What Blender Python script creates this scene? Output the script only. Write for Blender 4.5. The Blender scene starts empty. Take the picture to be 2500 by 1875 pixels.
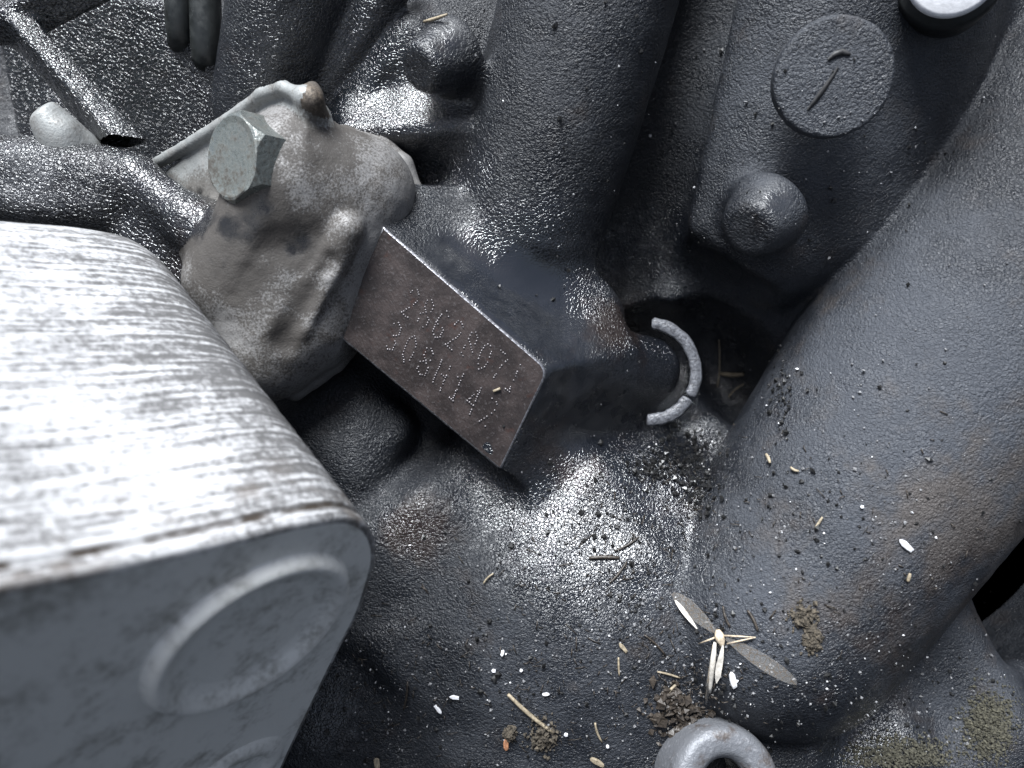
import bpy, bmesh, math, random
import numpy as np
from mathutils import Vector, Matrix
from mathutils.bvhtree import BVHTree

# ------------------------------------------------------------------ camera, sky, sun, exposure
scene = bpy.context.scene
C = scene.collection
DIST = 150.0                       # camera to the block's mean face, mm
PITCH = math.radians(40)           # the block is seen looking down, 40 degrees off plumb
RV = np.array(Matrix.Rotation(PITCH, 3, 'X'))      # build frame (x right, y up the face, z to viewer) -> world


def W(v):                          # mm in the build frame -> metres in the world
    return (np.asarray(v, float) @ RV.T) * 1e-3


cam_d = bpy.data.cameras.new('camera')
cam_d.sensor_width = 36
cam_d.lens = 27
cam_d.clip_start = 0.005
cam_d.clip_end = 50
cam_d.dof.use_dof = True
cam_d.dof.focus_distance = (DIST + 2) * 1e-3
cam_d.dof.aperture_fstop = 16
cam = bpy.data.objects.new('camera', cam_d)
C.objects.link(cam)
cam.location = W((0, 0, DIST))
cam.rotation_euler = (PITCH, 0, 0)
scene.camera = cam

L_view = np.array((-0.20, 0.74, 0.64))
Lw = RV @ (L_view / np.linalg.norm(L_view))
sun_d = bpy.data.lights.new('sun', 'SUN')
sun_d.energy = 4.2
sun_d.angle = math.radians(30)
sun_d.color = (0.92, 0.96, 1.0)
sun = bpy.data.objects.new('sun', sun_d)
C.objects.link(sun)
sun.location = Lw * 2
sun.rotation_euler = Vector(Lw).to_track_quat('Z', 'Y').to_euler()

world = bpy.data.worlds.new('World')
scene.world = world
world.use_nodes = True
wn = world.node_tree.nodes
sky = wn.new('ShaderNodeTexSky')
sky.sky_type = 'NISHITA'
sky.sun_disc = False
sky.sun_elevation = math.asin(max(-1, min(1, Lw[2])))
sky.sun_rotation = math.atan2(Lw[0], Lw[1])
sky.dust_density = 4.0
bg = wn['Background']
bg.inputs['Strength'].default_value = 0.05
hsv = wn.new('ShaderNodeHueSaturation')          # thin overcast: a paler sky than a clear one
hsv.inputs['Saturation'].default_value = 0.7
world.node_tree.links.new(sky.outputs[0], hsv.inputs['Color'])
world.node_tree.links.new(hsv.outputs[0], bg.inputs['Color'])

scene.view_settings.view_transform = 'Standard'
scene.view_settings.look = 'None'
scene.view_settings.gamma = 1.0
scene.view_settings.exposure = 1.35
scene.cycles.max_bounces = 6

rng = np.random.default_rng(7)
random.seed(7)


def P(px, py, z=0.0):
    """point at height z (mm) whose position on the face plane is read off the photograph's survey grid"""
    s = (DIST - z) / DIST / 12.5
    return np.array(((px - 1250) * s, (937.5 - py) * s, z))


# ------------------------------------------------------------------ numpy noise
_tab = rng.random((64, 64, 64)).astype(np.float32)


def vnoise(p, scale):
    q = np.asarray(p, np.float32) / scale
    i = np.floor(q).astype(np.int32)
    f = q - i
    f = f * f * (3 - 2 * f)
    r = 0
    for dx in (0, 1):
        wx = f[:, 0] if dx else 1 - f[:, 0]
        for dy in (0, 1):
            wy = f[:, 1] if dy else 1 - f[:, 1]
            for dz in (0, 1):
                wz = f[:, 2] if dz else 1 - f[:, 2]
                r = r + wx * wy * wz * _tab[(i[:, 0] + dx) & 63, (i[:, 1] + dy) & 63, (i[:, 2] + dz) & 63]
    return r * 2 - 1


# ------------------------------------------------------------------ solid modelling on a grid (smooth blends like a casting)
class Field:
    def __init__(self, lo, hi, h):
        self.lo = np.array(lo, np.float32)
        self.h = h
        self.n = np.ceil((np.array(hi) - np.array(lo)) / h).astype(int) + 1
        self.ax = [self.lo[i] + h * np.arange(self.n[i], dtype=np.float32) for i in range(3)]
        self.d = np.full(self.n, 60.0, np.float32)
        self.g = np.zeros(self.n, np.int8)

    def _slice(self, lo, hi):
        s = []
        for i in range(3):
            a = int(max(0, math.floor((lo[i] - self.lo[i]) / self.h)))
            b = int(min(self.n[i], math.ceil((hi[i] - self.lo[i]) / self.h) + 1))
            if b <= a:
                return None
            s.append(slice(a, b))
        return tuple(s)

    def _grid(self, s):
        return (self.ax[0][s[0]][:, None, None], self.ax[1][s[1]][None, :, None], self.ax[2][s[2]][None, None, :])

    def add(self, prim, k=2.0, g=0):
        fn, lo, hi = prim
        s = self._slice(np.array(lo) - k - 2, np.array(hi) + k + 2)
        if s is None:
            return
        a = self.d[s]
        b = fn(*self._grid(s)).astype(np.float32)
        if g:
            gg = self.g[s]
            gg[b < a] = g
        t = np.clip(0.5 + 0.5 * (a - b) / k, 0, 1)
        self.d[s] = a + (b - a) * t - k * t * (1 - t)

    def cut(self, prim, k=2.0, g=0):
        fn, lo, hi = prim
        s = self._slice(np.array(lo) - k - 2, np.array(hi) + k + 2)
        if s is None:
            return
        a = self.d[s]
        b = -fn(*self._grid(s)).astype(np.float32)
        if g:
            gg = self.g[s]
            gg[b > a] = g
        t = np.clip(0.5 - 0.5 * (a - b) / k, 0, 1)
        self.d[s] = a + (b - a) * t + k * t * (1 - t)

    def mesh(self):
        d = self.d
        sg = d < 0
        c = np.zeros(np.array(d.shape) - 1, np.uint8)
        for i in (0, 1):
            for j in (0, 1):
                for k in (0, 1):
                    c += sg[i:i + c.shape[0], j:j + c.shape[1], k:k + c.shape[2]]
        act = (c > 0) & (c < 8)
        idx = np.argwhere(act)
        vid = np.full(c.shape, -1, np.int32)
        vid[act] = np.arange(len(idx))
        pos = np.zeros((len(idx), 3))
        cnt = np.zeros(len(idx))
        cor = [(i, j, k) for i in (0, 1) for j in (0, 1) for k in (0, 1)]
        val = {o: d[idx[:, 0] + o[0], idx[:, 1] + o[1], idx[:, 2] + o[2]] for o in cor}
        for o in cor:
            for a in range(3):
                if o[a] == 0:
                    e = list(o)
                    e[a] = 1
                    e = tuple(e)
                    v0, v1 = val[o], val[e]
                    m = (v0 < 0) != (v1 < 0)
                    t = np.where(m, v0 / np.where(m, v0 - v1, 1), 0)
                    q = np.zeros((len(idx), 3))
                    q[:] = o
                    q[:, a] += t
                    pos[m] += q[m]
                    cnt[m] += 1
        pos = (pos / cnt[:, None] + idx) * self.h + self.lo
        gid = self.g[idx[:, 0], idx[:, 1], idx[:, 2]]
        quads = []
        for a in range(3):
            s0 = [slice(None)] * 3
            s1 = [slice(None)] * 3
            s0[a] = slice(0, -1)
            s1[a] = slice(1, None)
            x0, x1 = sg[tuple(s0)], sg[tuple(s1)]
            ch = np.argwhere(x0 != x1)
            b, cc = (a + 1) % 3, (a + 2) % 3
            ok = (ch[:, b] > 0) & (ch[:, cc] > 0) & (ch[:, b] < c.shape[b]) & (ch[:, cc] < c.shape[cc])
            ch = ch[ok]
            fl = x0[ch[:, 0], ch[:, 1], ch[:, 2]]

            def at(ob, oc):
                e = ch.copy()
                e[:, b] -= ob
                e[:, cc] -= oc
                return vid[e[:, 0], e[:, 1], e[:, 2]]
            q = np.stack([at(1, 1), at(0, 1), at(0, 0), at(1, 0)], 1)
            q[~fl] = q[~fl][:, ::-1]
            quads.append(q)
        quads = np.concatenate(quads)
        quads = quads[(quads >= 0).all(1)]
        return pos, quads, gid


def vnormals(v, f):
    a, b, c, d = (v[f[:, i]] for i in range(4))
    n = np.cross(c - a, d - b)
    out = np.zeros_like(v)
    for i in range(4):
        for k in range(3):
            out[:, k] += np.bincount(f[:, i], n[:, k], len(v))
    return out / np.maximum(np.linalg.norm(out, axis=1, keepdims=True), 1e-9)


def relax(v, f, n=1, lam=0.5):
    for _ in range(n):
        s = np.zeros_like(v)
        c = np.zeros(len(v))
        for i in range(4):
            a, b = f[:, i], f[:, (i + 1) % 4]
            for k in range(3):
                s[:, k] += np.bincount(a, v[b, k], len(v))
            c += np.bincount(a, minlength=len(v))
        m = c > 0
        v = v.copy()
        v[m] += lam * (s[m] / c[m, None] - v[m])
    return v


# primitives: (function, low corner, high corner), all in mm in the build frame
def roundcone(a, b, ra, rb):
    a, b = np.asarray(a, float), np.asarray(b, float)
    ba = b - a
    L2 = ba @ ba

    def fn(x, y, z):
        px, py, pz = x - a[0], y - a[1], z - a[2]
        h = np.clip((px * ba[0] + py * ba[1] + pz * ba[2]) / L2, 0, 1)
        return np.sqrt((px - ba[0] * h) ** 2 + (py - ba[1] * h) ** 2 + (pz - ba[2] * h) ** 2) - (ra + (rb - ra) * h)
    r = max(ra, rb)
    return fn, np.minimum(a, b) - r, np.maximum(a, b) + r


def frame(axis, up=(0, 0, 1)):
    w = np.asarray(axis, float)
    w = w / np.linalg.norm(w)
    u = np.cross(up, w)
    if np.linalg.norm(u) < 1e-6:
        u = np.array((1.0, 0, 0))
    u /= np.linalg.norm(u)
    return np.stack([w, u, np.cross(w, u)])       # rows: along axis, sideways, third


def ellipsoid(c, r, axis=(1, 0, 0), up=(0, 0, 1)):
    c, r, F = np.asarray(c, float), np.asarray(r, float), frame(axis, up)

    def fn(x, y, z):
        px, py, pz = x - c[0], y - c[1], z - c[2]
        q = [F[i, 0] * px + F[i, 1] * py + F[i, 2] * pz for i in range(3)]
        k0 = np.sqrt(sum((q[i] / r[i]) ** 2 for i in range(3)))
        k1 = np.sqrt(sum((q[i] / r[i] ** 2) ** 2 for i in range(3)))
        return k0 * (k0 - 1) / np.maximum(k1, 1e-6)
    m = max(r)
    return fn, c - m, c + m


def flatbar(a, b, w, t, rad=1.0, up=(0, 0, 1)):
    """rounded box from a to b, half width w sideways, half thickness t in the third direction"""
    a, b = np.asarray(a, float), np.asarray(b, float)
    F = frame(b - a, up)
    c = (a + b) / 2
    hs = np.array((np.linalg.norm(b - a) / 2, w, t))

    def fn(x, y, z):
        px, py, pz = x - c[0], y - c[1], z - c[2]
        q = [np.abs(F[i, 0] * px + F[i, 1] * py + F[i, 2] * pz) - hs[i] + rad for i in range(3)]
        o = np.sqrt(sum(np.maximum(e, 0) ** 2 for e in q))
        return o + np.minimum(np.maximum(np.maximum(q[0], q[1]), q[2]), 0) - rad
    m = np.linalg.norm(hs) + 1
    return fn, c - m, c + m


def disc(c, axis, r, half, rad=0.5, r2=None):
    """capped cylinder (tapering to r2 at its +axis end)"""
    c, F = np.asarray(c, float), frame(axis)
    r2 = r if r2 is None else r2

    def fn(x, y, z):
        px, py, pz = x - c[0], y - c[1], z - c[2]
        h = F[0, 0] * px + F[0, 1] * py + F[0, 2] * pz
        u = F[1, 0] * px + F[1, 1] * py + F[1, 2] * pz
        v = F[2, 0] * px + F[2, 1] * py + F[2, 2] * pz
        rr = r + (r2 - r) * np.clip((h + half) / (2 * half), 0, 1)
        q0 = np.sqrt(u * u + v * v) - rr + rad
        q1 = np.abs(h) - half + rad
        return np.sqrt(np.maximum(q0, 0) ** 2 + np.maximum(q1, 0) ** 2) + np.minimum(np.maximum(q0, q1), 0) - rad
    m = max(r, r2, half) + abs(half)
    return fn, c - m, c + m


def convex(planes, lo, hi, rad=0.8):
    """solid bounded by planes (outward normal, point), edges rounded"""
    pl = [(np.asarray(n, float) / np.linalg.norm(n), np.asarray(p, float)) for n, p in planes]

    def fn(x, y, z):
        d = None
        for n, p in pl:
            e = (x - p[0]) * n[0] + (y - p[1]) * n[1] + (z - p[2]) * n[2]
            if d is None:
                d = e
            else:
                t = np.clip(0.5 - 0.5 * (d - e) / rad, 0, 1)
                d = d + (e - d) * t + rad * t * (1 - t)
        return d
    return fn, np.asarray(lo, float), np.asarray(hi, float)


# ------------------------------------------------------------------ object helpers
def tag(o, label=None, cat=None, group=None, kind=None):
    if label:
        o['label'] = label
    if cat:
        o['category'] = cat
    if group:
        o['group'] = group
    if kind:
        o['kind'] = kind
    return o


def empty(name, p, label, cat, group=None):
    o = bpy.data.objects.new(name, None)
    C.objects.link(o)
    o.location = W(p)
    o.empty_display_size = 0.005
    return tag(o, label, cat, group)


def link(name, me, mat, parent=None, origin=None):
    o = bpy.data.objects.new(name, me)
    C.objects.link(o)
    if mat is not None:
        me.materials.append(mat)
    if parent is not None:
        o.parent = parent
    if origin is not None:
        o.location = origin
    return o


def base_of(parent):
    b = np.zeros(3)
    while parent is not None:
        b = b + np.array(parent.location)
        parent = parent.parent
    return b


def solid(name, v, f, mat, parent=None, origin=None, smooth=True, normals=None, attrs=None):
    """mesh object from mm vertices; origin (mm) only for top-level meshes"""
    vw = W(v)
    o0 = base_of(parent) if parent is not None else (W(origin) if origin is not None else vw.mean(0))
    me = bpy.data.meshes.new(name)
    vl = vw - o0
    if isinstance(f, np.ndarray):
        me.vertices.add(len(vl))
        me.vertices.foreach_set('co', vl.astype(np.float32).ravel())
        m = f.shape[1]
        me.loops.add(f.size)
        me.loops.foreach_set('vertex_index', f.astype(np.int32).ravel())
        me.polygons.add(len(f))
        me.polygons.foreach_set('loop_start', np.arange(0, f.size, m, dtype=np.int32))
        me.polygons.foreach_set('use_smooth', np.full(len(f), smooth))
        me.update(calc_edges=True)
    else:
        me.from_pydata([tuple(p) for p in vl], [], [tuple(int(i) for i in q) for q in f])
        me.polygons.foreach_set('use_smooth', np.full(len(me.polygons), smooth))
        me.update()
    if attrs:
        for k, val in attrs.items():
            at = me.attributes.new(k, 'FLOAT', 'POINT')
            at.data.foreach_set('value', np.asarray(val, np.float32))
    if normals is not None:
        me.normals_split_custom_set_from_vertices((normals @ RV.T).tolist())
    return link(name, me, mat, parent, None if parent is not None else o0)


def split_parts(pos, quads, gid, nrm, names, mats, parent, attrs):
    fg = np.sort(gid[quads], axis=1)[:, 1]
    made = {}
    for g in np.unique(fg):
        q = quads[fg == g]
        u, inv = np.unique(q.ravel(), return_inverse=True)
        made[g] = solid(names[g], pos[u], inv.reshape(-1, 4), mats[g], parent, normals=nrm[u], attrs={k: a[u] for k, a in attrs.items()})
    return made


def lathe(profile, c, axis, seg=48, closed=False, up=(0, 0, 1)):
    """profile = [(distance along axis, radius)]; returns vertices, faces"""
    F = frame(axis, up)
    c = np.asarray(c, float)
    v, f = [], []
    for h, r in profile:
        for s in range(seg):
            a = 2 * math.pi * s / seg
            v.append(c + F[0] * h + F[1] * r * math.cos(a) + F[2] * r * math.sin(a))
    n = len(profile)
    for i in range(n if closed else n - 1):
        for s in range(seg):
            a, b = i * seg + s, i * seg + (s + 1) % seg
            e, g = ((i + 1) % n) * seg + (s + 1) % seg, ((i + 1) % n) * seg + s
            f.append((a, b, e, g))
    return np.array(v), np.array(f)


def tube(path, radii, seg=10, cap=True):
    path = [np.asarray(p, float) for p in path]
    v, f = [], []
    n = len(path)
    for i, p in enumerate(path):
        t = path[min(i + 1, n - 1)] - path[max(i - 1, 0)]
        F = frame(t, (0.13, 0.2, 1))
        r = radii[i] if hasattr(radii, '__len__') else radii
        for s in range(seg):
            a = 2 * math.pi * s / seg
            v.append(p + F[1] * r * math.cos(a) + F[2] * r * math.sin(a))
    for i in range(n - 1):
        for s in range(seg):
            f.append((i * seg + s, i * seg + (s + 1) % seg, (i + 1) * seg + (s + 1) % seg, (i + 1) * seg + s))
    if cap:
        f.append(tuple(range(seg))[::-1])
        f.append(tuple((n - 1) * seg + s for s in range(seg)))
    return np.array(v), f


def curve_pts(pts, n):
    """Catmull-Rom through pts"""
    p = [np.asarray(q, float) for q in pts]
    p = [2 * p[0] - p[1]] + p + [2 * p[-1] - p[-2]]
    out = []
    m = len(p) - 3
    for k in range(n + 1):
        t = k / n * m
        i = min(int(t), m - 1)
        t -= i
        a, b, c, d = p[i:i + 4]
        out.append(0.5 * (2 * b + (c - a) * t + (2 * a - 5 * b + 4 * c - d) * t * t + (3 * b - a - 3 * c + d) * t ** 3))
    return out


# ------------------------------------------------------------------ materials
class N:
    """tiny node-tree writer"""

    def __init__(self, name):
        self.m = bpy.data.materials.new(name)
        self.m.use_nodes = True
        self.t = self.m.node_tree
        self.b = self.t.nodes['Principled BSDF']
        self.co = self.n('ShaderNodeTexCoord').outputs['Object']

    def n(self, typ, **kw):
        nd = self.t.nodes.new(typ)
        for k, v in kw.items():
            setattr(nd, k, v)
        return nd

    def put(self, sock, v):
        if isinstance(v, bpy.types.NodeSocket):
            self.t.links.new(v, sock)
        elif isinstance(v, (tuple, list)) and len(v) == 3 and sock.type == 'RGBA':
            sock.default_value = (*v, 1)
        else:
            sock.default_value = v

    def noise(self, mm, detail=3, rough=0.55, dist=0.0, co=None, seed=0.0):
        nd = self.n('ShaderNodeTexNoise')
        v = co or self.co
        if seed:
            off = self.n('ShaderNodeVectorMath', operation='ADD')
            self.put(off.inputs[0], v)
            off.inputs[1].default_value = (seed * 0.137, seed * 0.071, seed * 0.113)
            v = off.outputs[0]
        self.put(nd.inputs['Vector'], v)
        nd.inputs['Scale'].default_value = 1000.0 / mm
        nd.inputs['Detail'].default_value = detail
        nd.inputs['Roughness'].default_value = rough
        nd.inputs['Distortion'].default_value = dist
        return nd.outputs['Fac']

    def voro(self, mm, out='Distance', feature='F1', smooth=None, co=None):
        nd = self.n('ShaderNodeTexVoronoi')
        nd.feature = feature
        self.put(nd.inputs['Vector'], co or self.co)
        nd.inputs['Scale'].default_value = 1000.0 / mm
        if smooth is not None:
            nd.inputs['Smoothness'].default_value = smooth
        return nd.outputs[out]

    def ramp(self, v, a, b, lo=0.0, hi=1.0, smooth=True):
        nd = self.n('ShaderNodeMapRange')
        nd.interpolation_type = 'SMOOTHSTEP' if smooth else 'LINEAR'
        self.put(nd.inputs['Value'], v)
        nd.inputs['From Min'].default_value = a
        nd.inputs['From Max'].default_value = b
        self.put(nd.inputs['To Min'], lo)
        self.put(nd.inputs['To Max'], hi)
        return nd.outputs[0]

    def math(self, op, a, b=0.0, c=None):
        nd = self.n('ShaderNodeMath', operation=op)
        self.put(nd.inputs[0], a)
        self.put(nd.inputs[1], b)
        if c is not None:
            self.put(nd.inputs[2], c)
        return nd.outputs[0]

    def mix(self, f, a, b):
        nd = self.n('ShaderNodeMix', data_type='RGBA')
        self.put(nd.inputs['Factor'], f)
        self.put(nd.inputs[6], a)
        self.put(nd.inputs[7], b)
        return nd.outputs[2]

    def attr(self, name):
        nd = self.n('ShaderNodeAttribute')
        nd.attribute_name = name
        return nd.outputs['Fac']

    def bump(self, h, mm, strength=1.0, normal=None):
        nd = self.n('ShaderNodeBump')
        nd.inputs['Strength'].default_value = strength
        nd.inputs['Distance'].default_value = mm * 1e-3
        self.put(nd.inputs['Height'], h)
        if normal is not None:
            self.put(nd.inputs['Normal'], normal)
        return nd.outputs[0]

    def stretch(self, sx, sy, sz, rot=None):
        nd = self.n('ShaderNodeMapping')
        self.put(nd.inputs['Vector'], self.co)
        nd.inputs['Scale'].default_value = (sx, sy, sz)
        if rot is not None:
            nd.inputs['Rotation'].default_value = rot
        return nd.outputs[0]

    def set(self, **kw):
        for k, v in kw.items():
            self.put(self.b.inputs[k.replace('_', ' ')], v)
        return self.m


def iron(name, dark=(0.0078, 0.0092, 0.0125), dusty=(0.038, 0.0425, 0.052), grain=0.60, relief=0.19):
    """cast iron under old oil: 'wet' = fresh oil film, 'dust' = dry dirt sticking to it, both stored on the mesh"""
    n = N(name)
    wet, dust = n.attr('wet'), n.attr('dust')
    big = n.noise(9, 3, 0.6)
    mid = n.noise(2.6, 4, 0.6, seed=3)
    wetn = n.ramp(n.math('ADD', wet, n.math('MULTIPLY', n.math('SUBTRACT', mid, 0.5), 0.9)), 0.25, 0.75)
    dustn = n.ramp(n.math('ADD', dust, n.math('MULTIPLY', n.math('SUBTRACT', big, 0.5), 0.8)), 0.1, 0.95)
    col = n.mix(dustn, dark, dusty)
    brown = n.math('MULTIPLY', n.ramp(n.math('ADD', n.noise(11, 4, 0.65, seed=9), n.math('MULTIPLY', n.attr('rust'), 0.35)), 0.55, 0.85), 0.75)
    col = n.mix(brown, col, n.mix(dustn, (0.020, 0.013, 0.0105), (0.060, 0.050, 0.043)))
    col = n.mix(n.ramp(n.noise(0.9, 2, 0.5, seed=5), 0.62, 0.8, 0, 0.5), col, (0.005, 0.005, 0.006))
    # stuck pale dust motes
    mote = n.voro(2.2)
    sel = n.ramp(n.voro(2.2, 'Color'), 0.80, 0.82)
    mote = n.math('MULTIPLY', n.ramp(mote, 0.05, 0.09, 1, 0), n.math('MULTIPLY', sel, n.ramp(dust, 0.2, 0.6)))
    col = n.mix(n.math('MULTIPLY', mote, 0.6), col, (0.28, 0.28, 0.29))
    rough = n.math('ADD', n.ramp(mid, 0.3, 0.7, 0.30, 0.48), n.ramp(big, 0.35, 0.65, -0.04, 0.14))
    rough = n.math('ADD', rough, n.math('MULTIPLY', dustn, 0.14))
    rough = n.ramp(wetn, 0, 1, rough, 0.10, smooth=False)
    # casting grain: rounded pimples over a finer sandy skin
    warp = n.n('ShaderNodeVectorMath', operation='MULTIPLY_ADD')
    wob = n.n('ShaderNodeTexNoise')
    n.put(wob.inputs['Vector'], n.co)
    wob.inputs['Scale'].default_value = 1000.0 / 0.9
    wob.inputs['Detail'].default_value = 1
    n.put(warp.inputs[0], wob.outputs['Color'])
    warp.inputs[1].default_value = (0.0005,) * 3
    n.put(warp.inputs[2], n.co)
    pimple = n.ramp(n.voro(grain * 1.15, feature='DISTANCE_TO_EDGE', co=warp.outputs[0]), 0.0, 0.16)
    sand = n.noise(grain * 1.05, 3, 0.6, seed=2)
    h = n.math('ADD', n.math('MULTIPLY', pimple, n.ramp(wet, 0.3, 0.9, 0.22, 0.50)), n.math('MULTIPLY', sand, 1.5))
    h = n.math('MULTIPLY', h, n.ramp(n.attr('fine'), 0, 1, n.ramp(wet, 0.2, 0.9, 1.75, 0.7), 0.12))
    nb = n.bump(h, relief, 1.0)
    return n.set(Base_Color=col, Roughness=rough, Normal=nb, Specular_IOR_Level=n.ramp(wetn, 0, 1, 0.48, 0.75),
                 Coat_Weight=n.math('MULTIPLY', wetn, 0.9), Coat_Roughness=0.06, Coat_Normal=nb)


def alu(name, light=(0.55, 0.55, 0.54), dirt=(0.05, 0.045, 0.038), cover=0.5, fine=0.45, rough=0.5, metal=0.35):
    n = N(name)
    a = n.noise(fine * 1.2, 3, 0.65)
    b = n.noise(5, 4, 0.65, seed=2)
    c = n.noise(16, 3, 0.6, seed=6)
    gr = n.attr('wet')
    m = n.math('ADD', n.math('MULTIPLY', a, 0.60), n.math('MULTIPLY', b, 0.45))
    m = n.math('ADD', m, n.math('MULTIPLY', n.math('SUBTRACT', c, 0.5), 0.5))
    m = n.math('ADD', m, n.math('MULTIPLY', gr, 0.6))
    f = n.ramp(m, 0.72 - cover * 0.45, 0.95 - cover * 0.45)
    col = n.mix(f, light, dirt)
    col = n.mix(n.ramp(b, 0.45, 0.7, 0, 0.5), col, n.mix(f, (0.20, 0.19, 0.18), (0.05, 0.045, 0.040)))
    oil = n.ramp(n.math('ADD', gr, n.math('MULTIPLY', n.math('SUBTRACT', b, 0.5), 0.8)), 0.45, 0.75)
    col = n.mix(oil, col, (0.012, 0.012, 0.013))
    r = n.ramp(oil, 0, 1, n.ramp(m, 0.3, 0.8, rough, rough + 0.25), 0.14, smooth=False)
    h = n.math('ADD', a, n.math('MULTIPLY', n.noise(0.9, 2, 0.5, seed=8), 0.8))
    return n.set(Base_Color=col, Roughness=r, Metallic=n.math('MULTIPLY', n.math('SUBTRACT', 1.0, f), metal),
                 Normal=n.bump(h, 0.10))


def plain(name, col, rough=0.6, metal=0.0, var=0.25, grain=0.6, relief=0.05, **kw):
    n = N(name)
    f = n.noise(grain, 4, 0.6)
    dk = tuple(c * (1 - var) for c in col)
    lt = tuple(min(1, c * (1 + var)) for c in col)
    return n.set(Base_Color=n.mix(n.ramp(f, 0.3, 0.7), dk, lt), Roughness=n.ramp(f, 0.3, 0.7, max(0.05, rough - 0.1), min(1, rough + 0.1)),
                 Metallic=metal, Normal=n.bump(f, relief), **kw)


M_IRON = iron('oily cast iron')
# ------------------------------------------------------------------ engine block
HP = [  # floor of the casting: (survey x, survey y, height mm)
    (0, 0, -46), (300, 0, -46), (570, 100, -50), (150, 230, -48), (300, 250, -40), (0, 500, -30), (600, 700, -24),
    (850, 250, -22), (1000, 100, -8), (1060, 230, -13), (900, 60, -18), (1080, 480, -20), (950, 480, -24),
    (1700, 150, -12), (1620, 500, -24), (1560, 680, -30), (1700, -80, -6),
    (2000, 100, -8), (1900, 650, -22),
    (1540, 900, -44), (1700, 950, -42), (1820, 780, -34), (1760, 1040, -36),
    (1450, 1280, -10), (1250, 1200, -13), (1150, 1130, -15), (1050, 1250, -10), (1000, 1400, -11), (900, 1450, -12),
    (1300, 1450, -5), (1600, 1400, -7), (1500, 1600, -5), (1200, 1650, -7), (1000, 1600, -9), (850, 1700, -14),
    (900, 1850, -14), (1250, 1850, -8), (1600, 1750, -6), (1650, 1250, -14),
    (880, 1080, -14), (800, 1000, -17), (1000, 1060, -26), (750, 900, -22), (1040, 1020, -26),
    (2100, 1750, -14), (2450, 1440, -48), (2300, 1700, -15), (2480, 1850, -8), (1950, 1800, -8), (2200, 1850, -8),
    (2600, 1700, -20), (2400, 2000, -8), (1250, 2000, -10), (600, 1500, -26), (-100, 1000, -34), (2550, 300, -12),
]
hp = np.array([P(*q) for q in HP])


def floor_h(x, y):
    num = den = 0
    for a, b, c in hp:
        w = 1.0 / (((x - a) ** 2 + (y - b) ** 2) + 45.0) ** 2.5
        num = num + w * c
        den = den + w
    return num / den


blk = Field((-156, -132, -60), (152, 114, 34), 0.54)
fh = floor_h(blk.ax[0][:, None], blk.ax[1][None, :]).astype(np.float32)
blk.d = (blk.ax[2][None, None, :] - fh[:, :, None]) * 0.8
G_WALL, G_BARREL, G_JACKET, G_PLUG, G_BOSS, G_TUBE, G_LEDGE, G_BOSS2, G_RIB, G_LOBE = range(10)
blk.g[:] = G_WALL
# cylinder barrel swelling beside the second one
blk.add(roundcone(P(1480, -160, 0), P(1290, 540, -22), 17.5, 18), 2.5, G_BARREL)
blk.add(roundcone(P(2070, -160, -4), P(1850, 530, -25), 21, 20), 5, G_JACKET)
blk.add(roundcone(P(2230, -120, -10), P(2030, 500, -28), 20, 20), 8, G_JACKET)
# fillet lobe above the number pad
blk.add(roundcone(P(1080, 560, -17), P(1420, 760, -22), 9, 9), 5, G_LOBE)
# solid boss that carries the number pad: its face, its back slope, its nose and its undercut
A_, B_, C_, D_ = P(935, 552, 1.0), P(1340, 903, 0.5), P(1222, 1148, -3.5), P(800, 800, -3.0)
pn = np.cross(B_ - A_, D_ - A_)
pn = -pn / np.linalg.norm(pn) if pn[2] < 0 else pn / np.linalg.norm(pn)
inside = P(1150, 850, -14)


def wall(a, b, c):
    n = np.cross(b - a, c - a)
    n = n / np.linalg.norm(n)
    return (n if (a - inside) @ n > 0 else -n, a)


NOSE = P(1560, 862, -15)
blk.add(convex([(pn, A_ - pn * 0.25), wall(A_, B_, P(1400, 735, -13)), wall(B_, C_, NOSE), wall(C_, D_, P(1060, 985, -14)),
                wall(P(1500, 780, -16), NOSE, P(1560, 870, -30)), ((0, 0, -1), P(1200, 900, -34))],
               P(860, 1160, -36), P(1620, 520, 2), 0.9), 6, G_LOBE)
# narrow ribs and the ledge at the upper left
blk.add(roundcone(P(730, -80, -8), P(640, 260, -24), 13, 11), 3, G_RIB)
blk.add(roundcone(P(960, -60, -6), P(790, 260, -22), 5, 4), 3, G_RIB)
blk.add(roundcone(P(1010, 70, -10), P(815, 320, -20), 3.0, 3.0), 2.5, G_RIB)
blk.add(flatbar(P(850, 345, -20), P(1180, 318, -15), 6, 8, 3, up=(0.1, 0.45, 1)), 4, G_LEDGE)
blk.add(roundcone(P(1160, 390, -18), P(1190, 560, -21), 4, 6), 7, G_LOBE)
# wet mound under the pad
blk.add(ellipsoid(P(1450, 1480, -27), (42, 31, 25), (1, 0.06, 0)), 7, G_LOBE)
blk.add(flatbar(P(740, 950, -21), P(960, 1130, -20), 10, 5, 4.9, up=(0.05, 0.1, 1)), 6, G_LOBE)
# cavities
blk.cut(ellipsoid(P(1620, 880, -36), (17, 14, 24), (1, -0.2, 0)), 4)
blk.cut(ellipsoid(P(1800, 900, -36), (20, 10, 24), (0.55, -0.8, 0)), 5)
blk.add(roundcone(P(1400, 880, -16), P(1575, 905, -29), 9, 8), 4, G_LOBE)
blk.cut(ellipsoid(P(2490, 1425, -34), (24, 9, 20), (0.72, 0.7, 0)), 4)
blk.cut(roundcone(P(1800, -160, -10), P(1520, 650, -30), 8, 12), 5)
blk.cut(ellipsoid(P(1700, 680, -24), (20, 7, 12), (0.85, -0.35, 0)), 4)
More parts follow.
